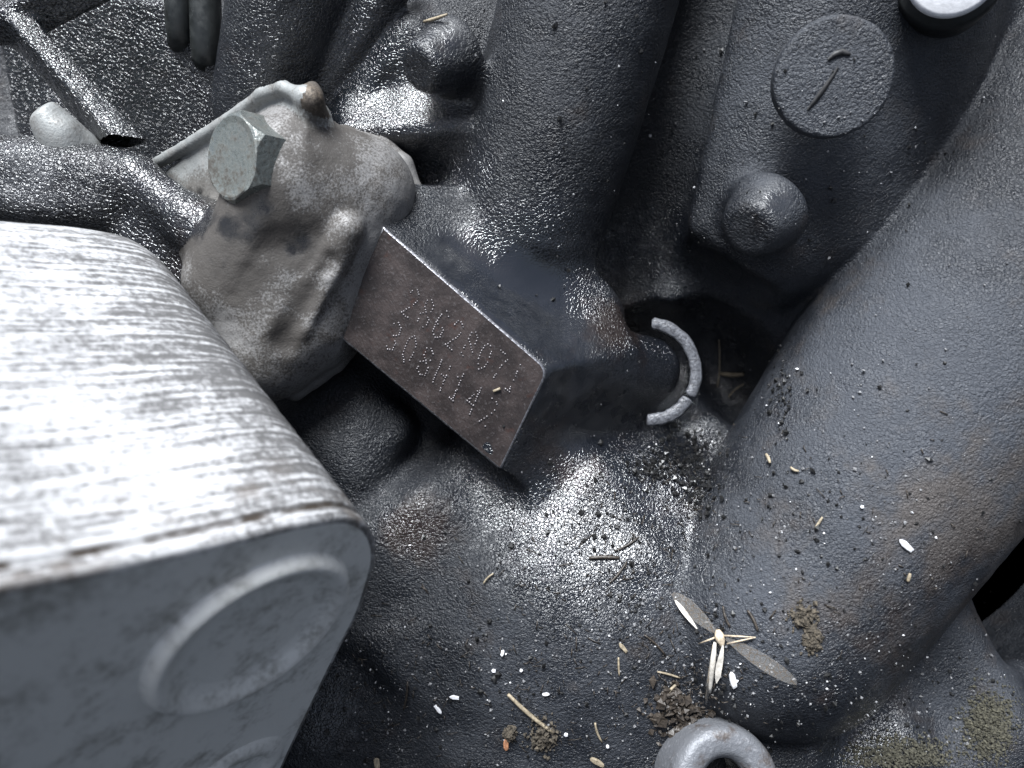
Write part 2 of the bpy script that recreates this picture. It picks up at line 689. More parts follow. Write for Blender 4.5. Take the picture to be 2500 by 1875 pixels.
# coolant pipe along the right side
blk.add(roundcone(P(2640, 410, -24), P(1890, 1480, -17), 37, 27), 1.5, G_TUBE)
blk.cut(ellipsoid(P(2500, 1445, -46), (26, 9, 26), (0.72, 0.7, 0)), 3)
# core plug and bosses
pl_ax = np.array((-0.18, -0.30, 1.0))
blk.add(disc(P(2030, 192, 11.0), pl_ax, 10.3, 2.2, 0.5), 0.6, G_PLUG)
b_ax = np.array((-0.62, -0.55, 0.62))
blk.add(disc(P(1852, 538, -1), b_ax, 8.6, 5.0, 1.6, 5.6), 5, G_BOSS)
blk.add(disc(P(1065, 150, -1), b_ax, 8.0, 5.5, 1.2, 4.6), 4, G_BOSS2)

bv, bq, bgid = blk.mesh()
del blk
bv = relax(bv, bq, 1, 0.4)
bn = vnormals(bv, bq)
bv = bv + bn * ((0.16 * vnoise(bv, 6.0) + 0.07 * vnoise(bv + 31, 1.9)))[:, None]
bn = vnormals(bv, bq)
spx = bv[:, 0] * DIST / (DIST - bv[:, 2]) * 12.5 + 1250
spy = 937.5 - bv[:, 1] * DIST / (DIST - bv[:, 2]) * 12.5
wet = np.zeros(len(bv))
fine = np.zeros(len(bv))
dust = np.zeros(len(bv))
WET = [(1470, 1260, 330, 1.0), (1250, 1180, 200, .8), (1030, 320, 170, 1.0), (1280, 680, 260, 1.0), (1150, 420, 80, .9), (1000, 1280, 160, .6), (820, 180, 300, 1.0),
       (300, 250, 380, .7), (1640, 900, 260, .8), (1600, 600, 200, .5), (1250, 500, 300, .35), (880, 1090, 160, .4), (1400, 950, 140, .6),
       (2100, 1800, 220, .7), (750, 1700, 200, .8), (1670, 1130, 150, 1.0), (1070, 120, 90, .5), (1890, 490, 60, .5), (900, 1600, 260, .4)]
for x, y, r, a in WET:
    wet = np.maximum(wet, a * np.exp(-((spx - x) ** 2 + (spy - y) ** 2) / (r * r) * 1.2))
DUST = [(2250, 1000, 620, 1.0), (1850, 1450, 380, .9), (1400, 1650, 420, .6), (2000, 250, 420, .75), (1500, 120, 330, .45), (2300, 1750, 300, .6), (1100, 1700, 300, .4)]
for x, y, r, a in DUST:
    dust = np.maximum(dust, a * np.exp(-((spx - x) ** 2 + (spy - y) ** 2) / (r * r) * 1.2))
for x, y, r, a in [(1260, 740, 150, 1.0), (1120, 640, 110, .9), (1400, 980, 130, 1.0), (1380, 830, 100, .8), (1890, 480, 60, .7), (1090, 90, 60, .7)]:
    fine = np.maximum(fine, a * np.exp(-(((spx - x) ** 2 + (spy - y) ** 2) / (r * r)) ** 2))
rust = np.zeros(len(bv))
for x, y, r, a in [(2330, 1280, 240, .9), (1490, 800, 80, 1.0), (1010, 1330, 90, 1.0), (2120, 1500, 160, .7), (1400, 1130, 110, .7), (1900, 1200, 140, .5), (2000, 640, 120, .4)]:
    rust = np.maximum(rust, a * np.exp(-((spx - x) ** 2 + (spy - y) ** 2) / (r * r)))
dust *= 1 - 0.8 * wet
block = empty('engine_block', P(1250, 937, -40), 'oily dark cast iron engine block with ribs, bosses and a wide round pipe', 'engine block')
block_parts = split_parts(bv, bq, bgid, bn,
            ['crankcase_wall', 'cylinder_barrel', 'water_jacket', 'core_plug', 'boss', 'coolant_pipe', 'ledge', 'boss', 'rib', 'pad_boss'],
            [M_IRON] * 10, block, {'wet': wet, 'dust': dust, 'fine': fine, 'rust': rust})

# visible top of the casting, binned, so that loose things can be laid on it
_zb = np.full((640, 480), -99.0)
_nb = np.zeros((640, 480, 3))


def _bin(pos, nrm):
    px = pos[:, 0] * DIST / (DIST - pos[:, 2]) * 12.5 + 1250
    py = 937.5 - pos[:, 1] * DIST / (DIST - pos[:, 2]) * 12.5
    i, j = (px // 4).astype(int), (py // 4).astype(int)
    ok = (i >= 0) & (i < 640) & (j >= 0) & (j < 480) & (nrm[:, 2] > -0.1)
    i, j, z, n = i[ok], j[ok], pos[ok, 2], nrm[ok]
    o = np.argsort(z)
    i, j, z, n = i[o], j[o], z[o], n[o]
    up = z > _zb[i, j]
    _zb[i[up], j[up]] = z[up]
    _nb[i[up], j[up]] = n[up]


_bin(bv, bn)


def surf(px, py):
    """top surface point and normal under a survey position"""
    i, j = int(np.clip(px // 4, 1, 638)), int(np.clip(py // 4, 1, 478))
    w = _zb[i - 1:i + 2, j - 1:j + 2]
    k = np.unravel_index(np.argmax(w), (3, 3))
    n = _nb[i - 1 + k[0], j - 1 + k[1]]
    return P(px, py, w[k]), (n if n @ n > 0 else np.array((0, 0, 1.0)))


# ------------------------------------------------------------------ number pad (a raised part of the block)
def plate_mat():
    n = N('dark machined pad')
    st = n.stretch(1, 1, 1, (0, 0, math.radians(-24)))
    st2 = n.n('ShaderNodeMapping')
    n.put(st2.inputs['Vector'], st)
    st2.inputs['Scale'].default_value = (1.0, 0.28, 0.28)
    scr = n.noise(0.45, 3, 0.6, co=st2.outputs[0])
    blot = n.noise(5, 4, 0.6, seed=4)
    fine = n.noise(0.6, 3, 0.6, seed=7)
    col = n.mix(n.ramp(blot, 0.35, 0.7), (0.021, 0.0165, 0.0155), (0.040, 0.030, 0.028))
    col = n.mix(n.ramp(fine, 0.55, 0.72, 0, 0.7), col, (0.075, 0.068, 0.068))
    col = n.mix(n.ramp(n.noise(3.3, 3, 0.6, seed=1), 0.60, 0.75, 0, 0.6), col, (0.045, 0.018, 0.012))
    h = n.math('ADD', n.math('MULTIPLY', scr, 1.0), n.math('MULTIPLY', fine, 0.7))
    return n.set(Base_Color=col, Roughness=n.ramp(blot, 0.3, 0.7, 0.36, 0.52), Metallic=0.25, Normal=n.bump(h, 0.11))


M_PAD = plate_mat()
M_EDGE = plain('worn bright edge', (0.30, 0.30, 0.32), 0.35, 0.8, 0.4, 0.5, 0.10)
M_DOT = plain('bruised bright steel', (0.085, 0.077, 0.08), 0.3, 0.5, 0.3, 0.4, 0.03)
pu = (B_ - A_) / np.linalg.norm(B_ - A_)
pv = np.cross(pn, pu)


def corner(p, a, b, r, n=6):
    u, v = (a - p) / np.linalg.norm(a - p), (b - p) / np.linalg.norm(b - p)
    s, e = p + u * r, p + v * r
    return [(1 - t) ** 2 * s + 2 * t * (1 - t) * p + t * t * e for t in np.linspace(0, 1, n)]


ring = [A_] + corner(B_, A_, C_, 2.6) + corner(C_, B_, D_, 0.8, 4) + [D_]
ring_d = []
for i, p in enumerate(ring):                                   # subdivide so the edge can be a little ragged
    q = ring[(i + 1) % len(ring)]
    m = max(1, int(np.linalg.norm(q - p) / 0.7))
    ring_d += [p + (q - p) * k / m for k in range(m)]
ring_d = np.array(ring_d)
cen = ring_d.mean(0)
nr = len(ring_d)
nx = np.roll(ring_d, -1, 0) - np.roll(ring_d, 1, 0)
out = np.cross(nx, pn)
out /= np.linalg.norm(out, axis=1, keepdims=True)
if ((ring_d - cen) * out).sum() < 0:
    out = -out
jit = 0.12 * vnoise(ring_d, 1.1)[:, None]
lv = [ring_d - out * 0.40 + pn * 0.0, ring_d - out * (0.10 + jit) - pn * 0.10, ring_d + out * (0.05 + jit) - pn * 0.7]
vv = np.concatenate(lv)


def strip(a, b):
    return [(a * nr + i, b * nr + i, b * nr + (i + 1) % nr, a * nr + (i + 1) % nr) for i in range(nr)]


pad = solid('number_pad', np.concatenate([vv[:nr], [cen]]), [(i, (i + 1) % nr, nr) for i in range(nr)], M_PAD, block, smooth=False)
solid('pad_edge', vv[:3 * nr], [tuple(x) for x in strip(0, 1) + strip(1, 2)], M_EDGE, pad)
GL = {  # strokes of the dotted figures, x 0..1, y 0..1
    '2': [[(0.05, .78), (.2, .95), (.55, 1), (.9, .9), (.95, .68), (.7, .42), (.3, .2), (0, 0), (1, 0)]],
    '8': [[(.5, .54), (.12, .66), (.12, .9), (.5, 1), (.88, .9), (.88, .66), (.5, .54), (.02, .38), (.02, .1), (.5, 0), (.98, .1), (.98, .38), (.5, .54)]],
    '6': [[(.9, .9), (.55, 1), (.2, .8), (.02, .45), (.05, .12), (.5, 0), (.95, .12), (.95, .38), (.5, .52), (.08, .36)]],
    '0': [[(.5, 1), (.08, .8), (0, .5), (.08, .2), (.5, 0), (.92, .2), (1, .5), (.92, .8), (.5, 1)]],
    '7': [[(0, 1), (1, 1), (.6, .5), (.4, 0)]],
    '1': [[(.15, .78), (.55, 1), (.55, 0)], [(.2, 0), (.9, 0)]],
    '3': [[(.05, .88), (.4, 1), (.85, .92), (.92, .68), (.5, .53), (.95, .36), (.9, .1), (.45, 0), (.02, .14)]],
    '4': [[(.75, 0), (.75, 1), (0, .32), (1, .32)]],
    'H': [[(0, 0), (0, 1)], [(1, 0), (1, 1)], [(0, .5), (1, .5)]],
}


def on_pad(px, py):
    o, d = np.array((0, 0, DIST)), P(px, py, 0) - np.array((0, 0, DIST))
    return o + d * (((A_ - o) @ pn) / (d @ pn))


dv, df = [], []
up_ = on_pad(1028, 673) - on_pad(1000, 740)
up_ /= np.linalg.norm(up_)
rd_ = on_pad(1036, 770) - on_pad(1000, 740)
rd_ /= np.linalg.norm(rd_)
ROWS = [('28628071', (978, 770), (1228, 952)), ('308H142', (935, 852), (1168, 1035))]
dots = []
for txt, p0, p1 in ROWS:
    for k, ch in enumerate(txt):
        t = k / (len(txt) - 1)
        o = on_pad(p0[0] + (p1[0] - p0[0]) * t, p0[1] + (p1[1] - p0[1]) * t) + up_ * 0.5
        for st in GL[ch]:
            for (x0, y0), (x1, y1) in zip(st[:-1], st[1:]):
                a = o + rd_ * x0 * 2.1 + up_ * y0 * 5.7
                b = o + rd_ * x1 * 2.1 + up_ * y1 * 5.7
                m = max(1, int(np.linalg.norm(b - a) / 0.46))
                dots += [(a + (b - a) * q / m, 0.07 + 0.30 * t) for q in range(m)]
for c, worn in dots:
    if random.random() < worn:
        continue
    r = 0.17 + 0.05 * random.random()
    c = c + (rd_ * random.gauss(0, .04) + up_ * random.gauss(0, .04))
    b0 = len(dv)
    e1, e2 = rd_, np.cross(pn, rd_)
    for rr, hh in ((r * 1.25, -0.02), (r * 0.8, 0.08)):
        for s in range(6):
            a = s * math.pi / 3
            dv.append(c + (e1 * math.cos(a) + e2 * math.sin(a)) * rr + pn * hh)
    dv.append(c + pn * 0.10)
    for s in range(6):
        df.append((b0 + s, b0 + (s + 1) % 6, b0 + 6 + (s + 1) % 6, b0 + 6 + s))
        df.append((b0 + 6 + s, b0 + 6 + (s + 1) % 6, b0 + 12))
tag(solid('stamped_number', np.array(dv), df, M_DOT, pad), 'dotted stamped engine number in two rows', kind='stuff')

# raised figure on the core plug
pa = pl_ax / np.linalg.norm(pl_ax)
fv, ff = [], []


def on_plug(px, py):
    o, d = np.array((0, 0, DIST)), P(px, py, 0) - np.array((0, 0, DIST))
    q = P(2030, 192, 11.0) + pa * 2.4
    return o + d * (((q - o) @ pa) / (d @ pa))


M_GROOVE = plain('black groove dirt', (0.006, 0.006, 0.007), 0.6)
for pts, w in (([(1972, 268), (1990, 246), (2008, 222), (2026, 196), (2046, 164)], .6), ([(2022, 146), (2040, 132), (2058, 126), (2076, 132)], .75)):
    q = [on_plug(*p) for p in pts]
    b0 = len(fv)
    for i, c in enumerate(q):
        t = q[min(i + 1, len(q) - 1)] - q[max(i - 1, 0)]
        s = np.cross(pa, t / np.linalg.norm(t)) * w * (0.5 if i in (0, len(q) - 1) else 1) * random.uniform(.7, 1.1)
        fv += [c - s - pa * .3, c - s * .7 + pa * .10, c + s * .7 + pa * .10, c + s - pa * .3]
    for i in range(len(q) - 1):
        for k in range(3):
            ff.append((b0 + i * 4 + k, b0 + i * 4 + k + 1, b0 + i * 4 + 5 + k, b0 + i * 4 + 4 + k))
solid('plug_figure', np.array(fv), ff, M_GROOVE, block_parts[G_PLUG])

# ------------------------------------------------------------------ aluminium filter housing with its bolt
hs = Field(P(-140, 1010, -22) * 1.15, P(1060, 150, 30) * np.array((1.0, 1.1, 1.0)), 0.5)
hs.lo = hs.lo
hs.d[:] = 50
G_H, G_F, G_A, G_L, G_K = 0, 1, 2, 3, 4
hs.add(roundcone(P(720, 420, 0), P(880, 470, -5), 12, 9.5), 5)
hs.add(roundcone(P(875, 470, -6), P(750, 775, -9), 10, 11.5), 6)
hs.add(roundcone(P(770, 560, -5), P(640, 860, -7), 12, 10.5), 6)
hs.add(roundcone(P(690, 470, 2), P(560, 690, -3), 9, 9), 6)
lip = [(840, 335), (930, 362), (982, 405), (1004, 470), (1000, 560), (955, 680), (885, 800), (815, 880), (720, 950)]
for p, q in zip(lip[:-1], lip[1:]):
    hs.add(roundcone(P(*p, -12), P(*q, -12), 2.6, 2.6), 0.7)
hs.add(roundcone(P(655, 530, 8), P(570, 690, 3), 2.6, 2.8), 0.9)
hs.add(roundcone(P(850, 560, 5), P(720, 800, 2), 3.2, 3.2), 1.0)
# seat for the bolt, flat flange plate square to the bolt, with its raised rim
BAX = np.array((-0.59, -0.06, 0.80))
BAX /= np.linalg.norm(BAX)
BC = P(660, 402, 5)


def on_plate(px, py, h=0.0):
    o, d = np.array((0, 0, DIST)), P(px, py, 0) - np.array((0, 0, DIST))
    q = BC - BAX * 0.8 + BAX * h
    return o + d * (((q - o) @ BAX) / (d @ BAX))


outl_p = [on_plate(*p) for p in [(372, 410), (560, 296), (640, 236), (722, 226), (748, 300), (735, 450), (690, 560), (600, 640), (480, 570), (385, 470)]]
pc = np.mean(outl_p, 0) - BAX * 3
pls = [(BAX, outl_p[0]), (-BAX, outl_p[0] - BAX * 7)]
for p, q in zip(outl_p, outl_p[1:] + outl_p[:1]):
    nn_ = np.cross(q - p, BAX)
    pls.append((nn_ if (p - pc) @ nn_ > 0 else -nn_, p))
hs.add(convex(pls, np.min(outl_p, 0) - 8, np.max(outl_p, 0) + 8, 0.8), 1.2, G_F)
hs.add(disc(BC - BAX * 4.5, BAX, 10.0, 4.6, 0.6), 0.8, G_F)
rim_p = [(375, 404), (470, 348), (560, 291), (640, 231), (690, 214), (735, 235)]
for a, b in zip(rim_p[:-1], rim_p[1:]):
    hs.add(roundcone(on_plate(*a, 0.6), on_plate(*b, 0.6), 1.3, 1.3), 0.5, G_F)
hs.add(ellipsoid(on_plate(758, 245, -2), (3.4, 2.1, 2.4), (0.2, 1, 0)), 1.5, G_K)
hs.add(roundcone(on_plate(760, 245, -1), P(775, 330, 0), 2.2, 3), 2, G_K)
# hollows
hs.cut(ellipsoid(P(680, 590, 14), (10, 3.2, 6.5), (0.95, 0.25, 0)), 3.0)
hs.cut(roundcone(P(800, 640, 7), P(690, 840, 4.5), 1.4, 2.2), 2.5)
# oil-soaked arm and pale lug
hs.add(flatbar(P(-140, 430, -9), P(330, 470, -9), 9, 6, 5.8, up=(0.0, 0.1, 1)), 5, G_A)
hs.add(roundcone(P(-100, 378, -6), P(330, 440, -6), 3.0, 4.0), 5, G_A)
hs.add(roundcone(P(330, 430, -6), P(470, 540, -4), 4.0, 4.5), 4, G_A)
hs.add(roundcone(P(470, 540, -4), P(620, 680, -3), 4.5, 5), 4, G_A)
hs.add(flatbar(P(330, 530, -11), P(560, 760, -12), 8, 6, 5.8, up=(-0.2, -0.1, 1)), 5, G_A)
hv, hq, hg = hs.mesh()
del hs
hv = relax(hv, hq, 1, 0.5)
hn = vnormals(hv, hq)
hv = hv + hn * (0.16 * vnoise(hv, 4.0) + 0.09 * vnoise(hv + 17, 1.6))[:, None]
hn = vnormals(hv, hq)
_bin(hv, hn)
hpx = hv[:, 0] * DIST / (DIST - hv[:, 2]) * 12.5 + 1250
hpy = 937.5 - hv[:, 1] * DIST / (DIST - hv[:, 2]) * 12.5
hw = np.zeros(len(hv))
for x, y, r, a in [(730, 590, 70, .7), (600, 560, 110, .6), (470, 520, 90, .9), (560, 560, 70, .7), (745, 720, 45, .5), (700, 820, 45, .5), (820, 330, 120, .35), (560, 640, 120, .5), (640, 500, 80, .6)]:
    hw = np.maximum(hw, a * np.exp(-((hpx - x) ** 2 + (hpy - y) ** 2) / r ** 2))
hw[hg == G_A] = 0.62 + 0.38 * (hpx[hg == G_A] > 300)
M_ALU = alu('dirty cast aluminium', (0.195, 0.19, 0.187), (0.045, 0.040, 0.036), 0.58, 0.36)
M_ALU2 = alu('pale cast aluminium', (0.25, 0.258, 0.254), (0.09, 0.085, 0.078), 0.45)
M_ARM = iron('oil soaked arm', (0.007, 0.0078, 0.0095), (0.11, 0.112, 0.12), 0.75, 0.30)
M_KNOB = alu('brown crusted lug', (0.16, 0.13, 0.10), (0.04, 0.03, 0.022), 0.6)
housing = empty('filter_housing', P(760, 620, -20), 'dirty cast aluminium housing bolted beside the number pad, left of centre', 'housing')
split_parts(hv, hq, hg, hn, ['housing_body', 'flange', 'bracket_arm', 'lug', 'locating_knob'],
            [M_ALU, M_ALU2, M_ARM, M_ALU2, M_KNOB], housing, {'wet': hw, 'dust': .5 * (hg == G_A) * np.exp(-((hpx - 60) ** 2 + (hpy - 450) ** 2) / 120.0 ** 2), 'fine': np.zeros(len(hv)), 'rust': np.zeros(len(hv))})

lv_, lf_ = [], []
for pts, r0, r1 in (([P(92, 266, -4), P(118, 292, -5), P(160, 345, -7), P(205, 410, -11)], 2.8, 6.0),):
    cp = curve_pts(pts, 24)
    t_, f_ = tube(cp, [(r0 + (r1 - r0) * i / 24) * math.sqrt(max(.02, 1 - (1 - min(1, i / 4)) ** 2)) for i in range(25)], 28)
    lf_ += [tuple(len(lv_) + q for q in w_) for w_ in f_]
    lv_ += list(t_)
lv_ = np.array(lv_)
lv_ = lv_ + 0.2 * vnoise(lv_, 3.0)[:, None]
solid('lug', lv_, lf_, M_ALU2, housing, attrs={'wet': np.zeros(len(lv_))})
M_BOLT = alu('zinc bolt steel', (0.24, 0.26, 0.25), (0.06, 0.056, 0.048), 0.60, 0.7, 0.22, 0.75)
M_DARK = plain('black oily steel', (0.012, 0.012, 0.012), 0.25)
bolt = empty('hex_bolt', BC, 'zinc plated hex bolt screwed into the dirty aluminium housing', 'bolt')
F_ = frame(BAX)
hexr = 8.5
vb, fb = [], []
prof = [(0.0, 1.0, 0), (6.2, 1.0, 0), (8.2, 1.0, 1), (8.4, .96, 2), (8.2, .80, 2), (8.2, 0.0, 2)]
SEG = 48
for h, sc, kind in prof:
    for s in range(SEG):
        a = 2 * math.pi * s / SEG + math.radians(44)
        am = (2 * math.pi * s / SEG) % (math.pi / 3) - math.pi / 6
        hexd = hexr * math.cos(math.pi / 6) / math.cos(am)
        hh = h
        if kind == 0:
            r = hexd
            if h > 5:
                hh = 8.1 - max(0.0, hexd - hexr * 0.90) * 1.5
        elif kind == 1:
            r = min(hexd, hexr * 0.90)
            hh = 8.2
        else:
            r = hexr * 0.88 * sc
        vb.append(BC + F_[0] * hh + (F_[1] * math.cos(a) + F_[2] * math.sin(a)) * r)
for i in range(len(prof) - 1):
    for s in range(SEG):
        fb.append((i * SEG + s, i * SEG + (s + 1) % SEG, (i + 1) * SEG + (s + 1) % SEG, (i + 1) * SEG + s))
o = solid('bolt_head', np.array(vb), fb, M_BOLT, bolt, smooth=False, attrs={'wet': np.full(len(vb), 0.05)})
lvv, lf = lathe([(0.5, 4), (0.6, 9.0), (0.3, 9.6), (-0.6, 9.6), (-1.0, 9.0)], BC, BAX, 56)
solid('washer', lvv, lf, M_DARK, bolt)

# ------------------------------------------------------------------ left casing, close to the lens
FN = np.array((0.632, -0.605, 0.483))
FN /= np.linalg.norm(FN)
K0 = P(905, 1250, 42)


def on_face(px, py):
    o, d = np.array((0, 0, DIST)), P(px, py, 0) - np.array((0, 0, DIST))
    return o + d * (((K0 - o) @ FN) / (d @ FN))


fx = on_face(836, 1249) - on_face(0, 1433)
fx /= np.linalg.norm(fx)
fy = np.cross(FN, fx)


def to2(p):
    return np.array(((p - K0) @ fx, (p - K0) @ fy))


def to3(q, s=0.0):
    return K0 + fx * q[0] + fy * q[1] - FN * s


edge = [to2(on_face(*p)) for p in [(0, 1433), (200, 1396), (395, 1356), (560, 1318), (700, 1284), (785, 1268), (848, 1262), (890, 1276), (914, 1306), (922, 1350),
                                   (912, 1400), (881, 1492), (831, 1590), (780, 1695), (723, 1812), (680, 1905)]]
e0 = edge[0]
ed = edge[-1] - edge[-3]
ed /= np.linalg.norm(ed)
low = edge[-1] + ed * 34
far = np.array((e0[0] - 30, e0[1] + 1.0))
outl = [far + np.array((0, -4)), far] + edge + [low, low + ed * 8 + np.array((-6, -6)), low + ed * 10 + np.array((-30, -2)), np.array((far[0], low[1] - 6))]
o3 = curve_pts([np.array((*q, 0.0)) for q in outl] + [np.array((*outl[0], 0.0))], 260)[:-1]
o2 = np.array(o3)[:, :2]
tg = np.roll(o2, -1, 0) - np.roll(o2, 1, 0)
no = np.stack([tg[:, 1], -tg[:, 0]], 1)
no /= np.linalg.norm(no, axis=1, keepdims=True)
if ((o2 - o2.mean(0)) * no).sum() < 0:
    no = -no
secs = [(0.0, -1.2), (0.05, -0.7), (0.25, -0.30), (0.6, -0.08), (1.0, 0.0), (1.9, 0.0), (2.1, -0.15), (2.3, -0.55), (2.9, -0.6), (3.1, -0.2), (3.5, 0.0)]
s = 4.0
while s < 71:
    secs.append((s, 0.06 * math.sin(s * 2.9) + 0.05 * math.sin(s * 1.13) + 0.05 * math.sin(s * 5.1)))
    s += 0.45
secs += [(72, -0.1), (74, -0.5), (76, -1.1), (78, -2.0), (80, -3.3), (82, -5.2), (83.5, -7.5), (84.4, -11), (84.6, -18)]
m = len(o2)
cv = np.array([to3(q + n_ * ins, s) for s, ins in secs for q, n_ in zip(o2, no)])
cq = np.array([(i * m + k, i * m + (k + 1) % m, (i + 1) * m + (k + 1) % m, (i + 1) * m + k) for i in range(len(secs) - 1) for k in range(m)])
arc = np.concatenate([[0], np.cumsum(np.linalg.norm(np.diff(o2, axis=0), axis=1))])
av = np.tile(arc, len(secs))
sv_ = np.repeat([a for a, b in secs], m)


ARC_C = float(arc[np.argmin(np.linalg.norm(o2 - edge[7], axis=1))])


def casing_mat(name, body=True):
    n = N(name)
    cmb = n.n('ShaderNodeCombineXYZ')
    n.put(cmb.inputs[0], n.math('MULTIPLY', n.attr('arc'), 0.001))
    n.put(cmb.inputs[1], n.math('MULTIPLY', n.attr('run'), 0.001))
    mp = n.n('ShaderNodeMapping')
    n.put(mp.inputs['Vector'], cmb.outputs[0])
    mp.inputs['Scale'].default_value = (0.055, 1, 1)
    streak = n.noise(1.0, 4, 0.66, co=mp.outputs[0])
    spots = n.noise(1.1, 4, 0.65, seed=3)
    blot = n.noise(7, 4, 0.6, seed=5)
    big = n.noise(22, 2, 0.5, seed=8)
    d = n.math('ADD', n.math('MULTIPLY', streak, 0.60), n.math('MULTIPLY', spots, 0.36))
    d = n.math('ADD', d, n.math('MULTIPLY', blot, 0.16))
    if body:
        d = n.math('ADD', d, n.math('MULTIPLY', n.math('SUBTRACT', big, 0.5), 0.14))
        d = n.math('ADD', d, n.ramp(n.attr('arc'), ARC_C - 26, ARC_C - 2, 0, 0.09))  # darker towards the corner: shading of a rounder edge put into the colour
        f = n.ramp(d, 0.50, 0.68)
        col = n.mix(f, (0.48, 0.48, 0.485), (0.10, 0.098, 0.098))
        col = n.mix(n.math('MULTIPLY', n.ramp(blot, 0.5, 0.72), n.ramp(n.attr('run'), 16, 2, 0, 0.5)), col, (0.13, 0.10, 0.075))
        crust = n.math('MULTIPLY', n.ramp(n.attr('run'), 1.8, 2.2), n.ramp(n.attr('run'), 3.0, 3.6, 1, 0))
        col = n.mix(n.math('MULTIPLY', crust, n.ramp(n.noise(6, 3, .6, seed=2), 0.38, 0.6)), col, (0.05, 0.04, 0.032))
        h = n.math('ADD', n.math('MULTIPLY', streak, 1.0), n.math('MULTIPLY', spots, 0.5))
        return n.set(Base_Color=col, Roughness=n.ramp(d, 0.4, 0.75, 0.42, 0.7), Metallic=0.1, Normal=n.bump(h, 0.16))
    f = n.ramp(n.math('ADD', n.math('MULTIPLY', blot, 0.75), n.math('MULTIPLY', spots, 0.4)), 0.53, 0.84)
    col = n.mix(f, (0.69, 0.69, 0.665), (0.27, 0.265, 0.24))
    return n.set(Base_Color=col, Roughness=0.5, Metallic=0.15, Normal=n.bump(n.math('ADD', spots, blot), 0.10))


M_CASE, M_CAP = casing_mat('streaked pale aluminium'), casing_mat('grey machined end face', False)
casing = empty('aluminium_casing', to3((-30, -20), 40), 'pale dirt streaked aluminium casing close to the lens at the left', 'casing')
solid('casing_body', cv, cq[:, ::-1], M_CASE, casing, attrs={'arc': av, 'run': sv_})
face2 = np.array([q + n_ * -1.2 for q, n_ in zip(o2, no)])
fc = face2.mean(0)
fvx = np.array([to3(q) for q in face2])
za = np.zeros(len(fvx))
end = solid('end_face', fvx, [tuple(range(len(fvx)))[::-1]], M_CAP, casing, attrs={'arc': za, 'run': za + 50}, smooth=False)
rc = on_face(617, 1545)
rr = np.linalg.norm(on_face(863, 1392) - on_face(370, 1694)) / 2
v1, f1 = lathe([(-.3, rr + .3), (0.2, rr + .1), (1.3, rr - .5), (1.8, rr - 1.1), (1.9, rr - 1.7), (1.6, rr - 2.4), (.6, rr - 3.4), (.15, rr - 4.4), (-.15, rr - 6.5), (-0.1, 0.01)], rc, FN, 72)
z1 = np.zeros(len(v1))
solid('round_boss', v1, f1, M_CAP, end, attrs={'arc': z1, 'run': z1 + 50})
v1, f1 = lathe([(-.3, 11), (.2, 10.2), (.9, 9.2), (1.2, 8.0), (.9, 6.8), (-0.2, 6.0), (-0.3, 0.01)], on_face(560, 1905), FN, 56)
z1 = np.zeros(len(v1))
solid('round_boss', v1, f1, M_CAP, end, attrs={'arc': z1, 'run': z1 + 50})

# ------------------------------------------------------------------ black bracket and pipes, upper left
br = Field(P(-160, 480, -56) * np.array((1.15, 1.0, 1.0)), P(700, -120, -2) * np.array((1.0, 1.15, 1.0)), 0.5)
br.d[:] = 50
br.add(flatbar(P(40, 190, -44), P(650, 270, -26), 22, 4, 2.5, up=(-0.3, -0.45, 1)), 2, 0)
br.add(flatbar(P(40, 60, -13), P(330, 385, -10), 2.6, 4, 1.0, up=(0.5, 0.35, 0.8)), 1.5, 1)
br.add(flatbar(P(-80, 110, -14), P(250, -60, -12), 3, 4, 1.0, up=(0.2, 0.7, 0.8)), 1.5, 1)
br.cut(ellipsoid(P(150, 260, -26), (20, 6, 14), (0.6, -0.62, 0)), 2.5)
br.cut(ellipsoid(P(595, 90, -26), (5, 16, 14), (1, 0.1, 0)), 2.5)
br.add(roundcone(P(90, 110, -13), P(330, 375, -9), 2.4, 2.8), 2, 1)
gv, gq, gg = br.mesh()
del br
gv = relax(gv, gq, 1, 0.5)
gn = vnormals(gv, gq)
gv = gv + gn * (0.14 * vnoise(gv, 3.0) + 0.10 * vnoise(gv + 11, 1.5))[:, None]
gn = vnormals(gv, gq)
bracket = empty('support_bracket', P(250, 250, -30), 'black oil wet bracket with a slanting bar in the upper left corner', 'bracket')
split_parts(gv, gq, gg, gn, ['bracket_plate', 'slanting_bar'], [M_ARM, M_ARM], bracket, {'wet': np.full(len(gv), .7), 'dust': np.zeros(len(gv)) - .3, 'fine': np.zeros(len(gv)), 'rust': np.zeros(len(gv))})

M_PIPE = plain('dull black rubber', (0.013, 0.015, 0.015), 0.45, 0, 0.3, 2.0, 0.05)
for x, r, yb, lab in ((440, 3.0, 110, 'black pipe behind the bracket, left one of the two'), (505, 3.4, 150, 'thicker black pipe behind the bracket, right one of the two')):
    v, f = tube(curve_pts([P(x - 8, -140, -16), P(x - 4, 0, -18), P(x, yb - 30, -21), P(x + 3, yb, -25)], 12), r, 18)
    tag(solid('pipe', v, f, M_PIPE), lab, 'pipe', 'pipes in the upper left')

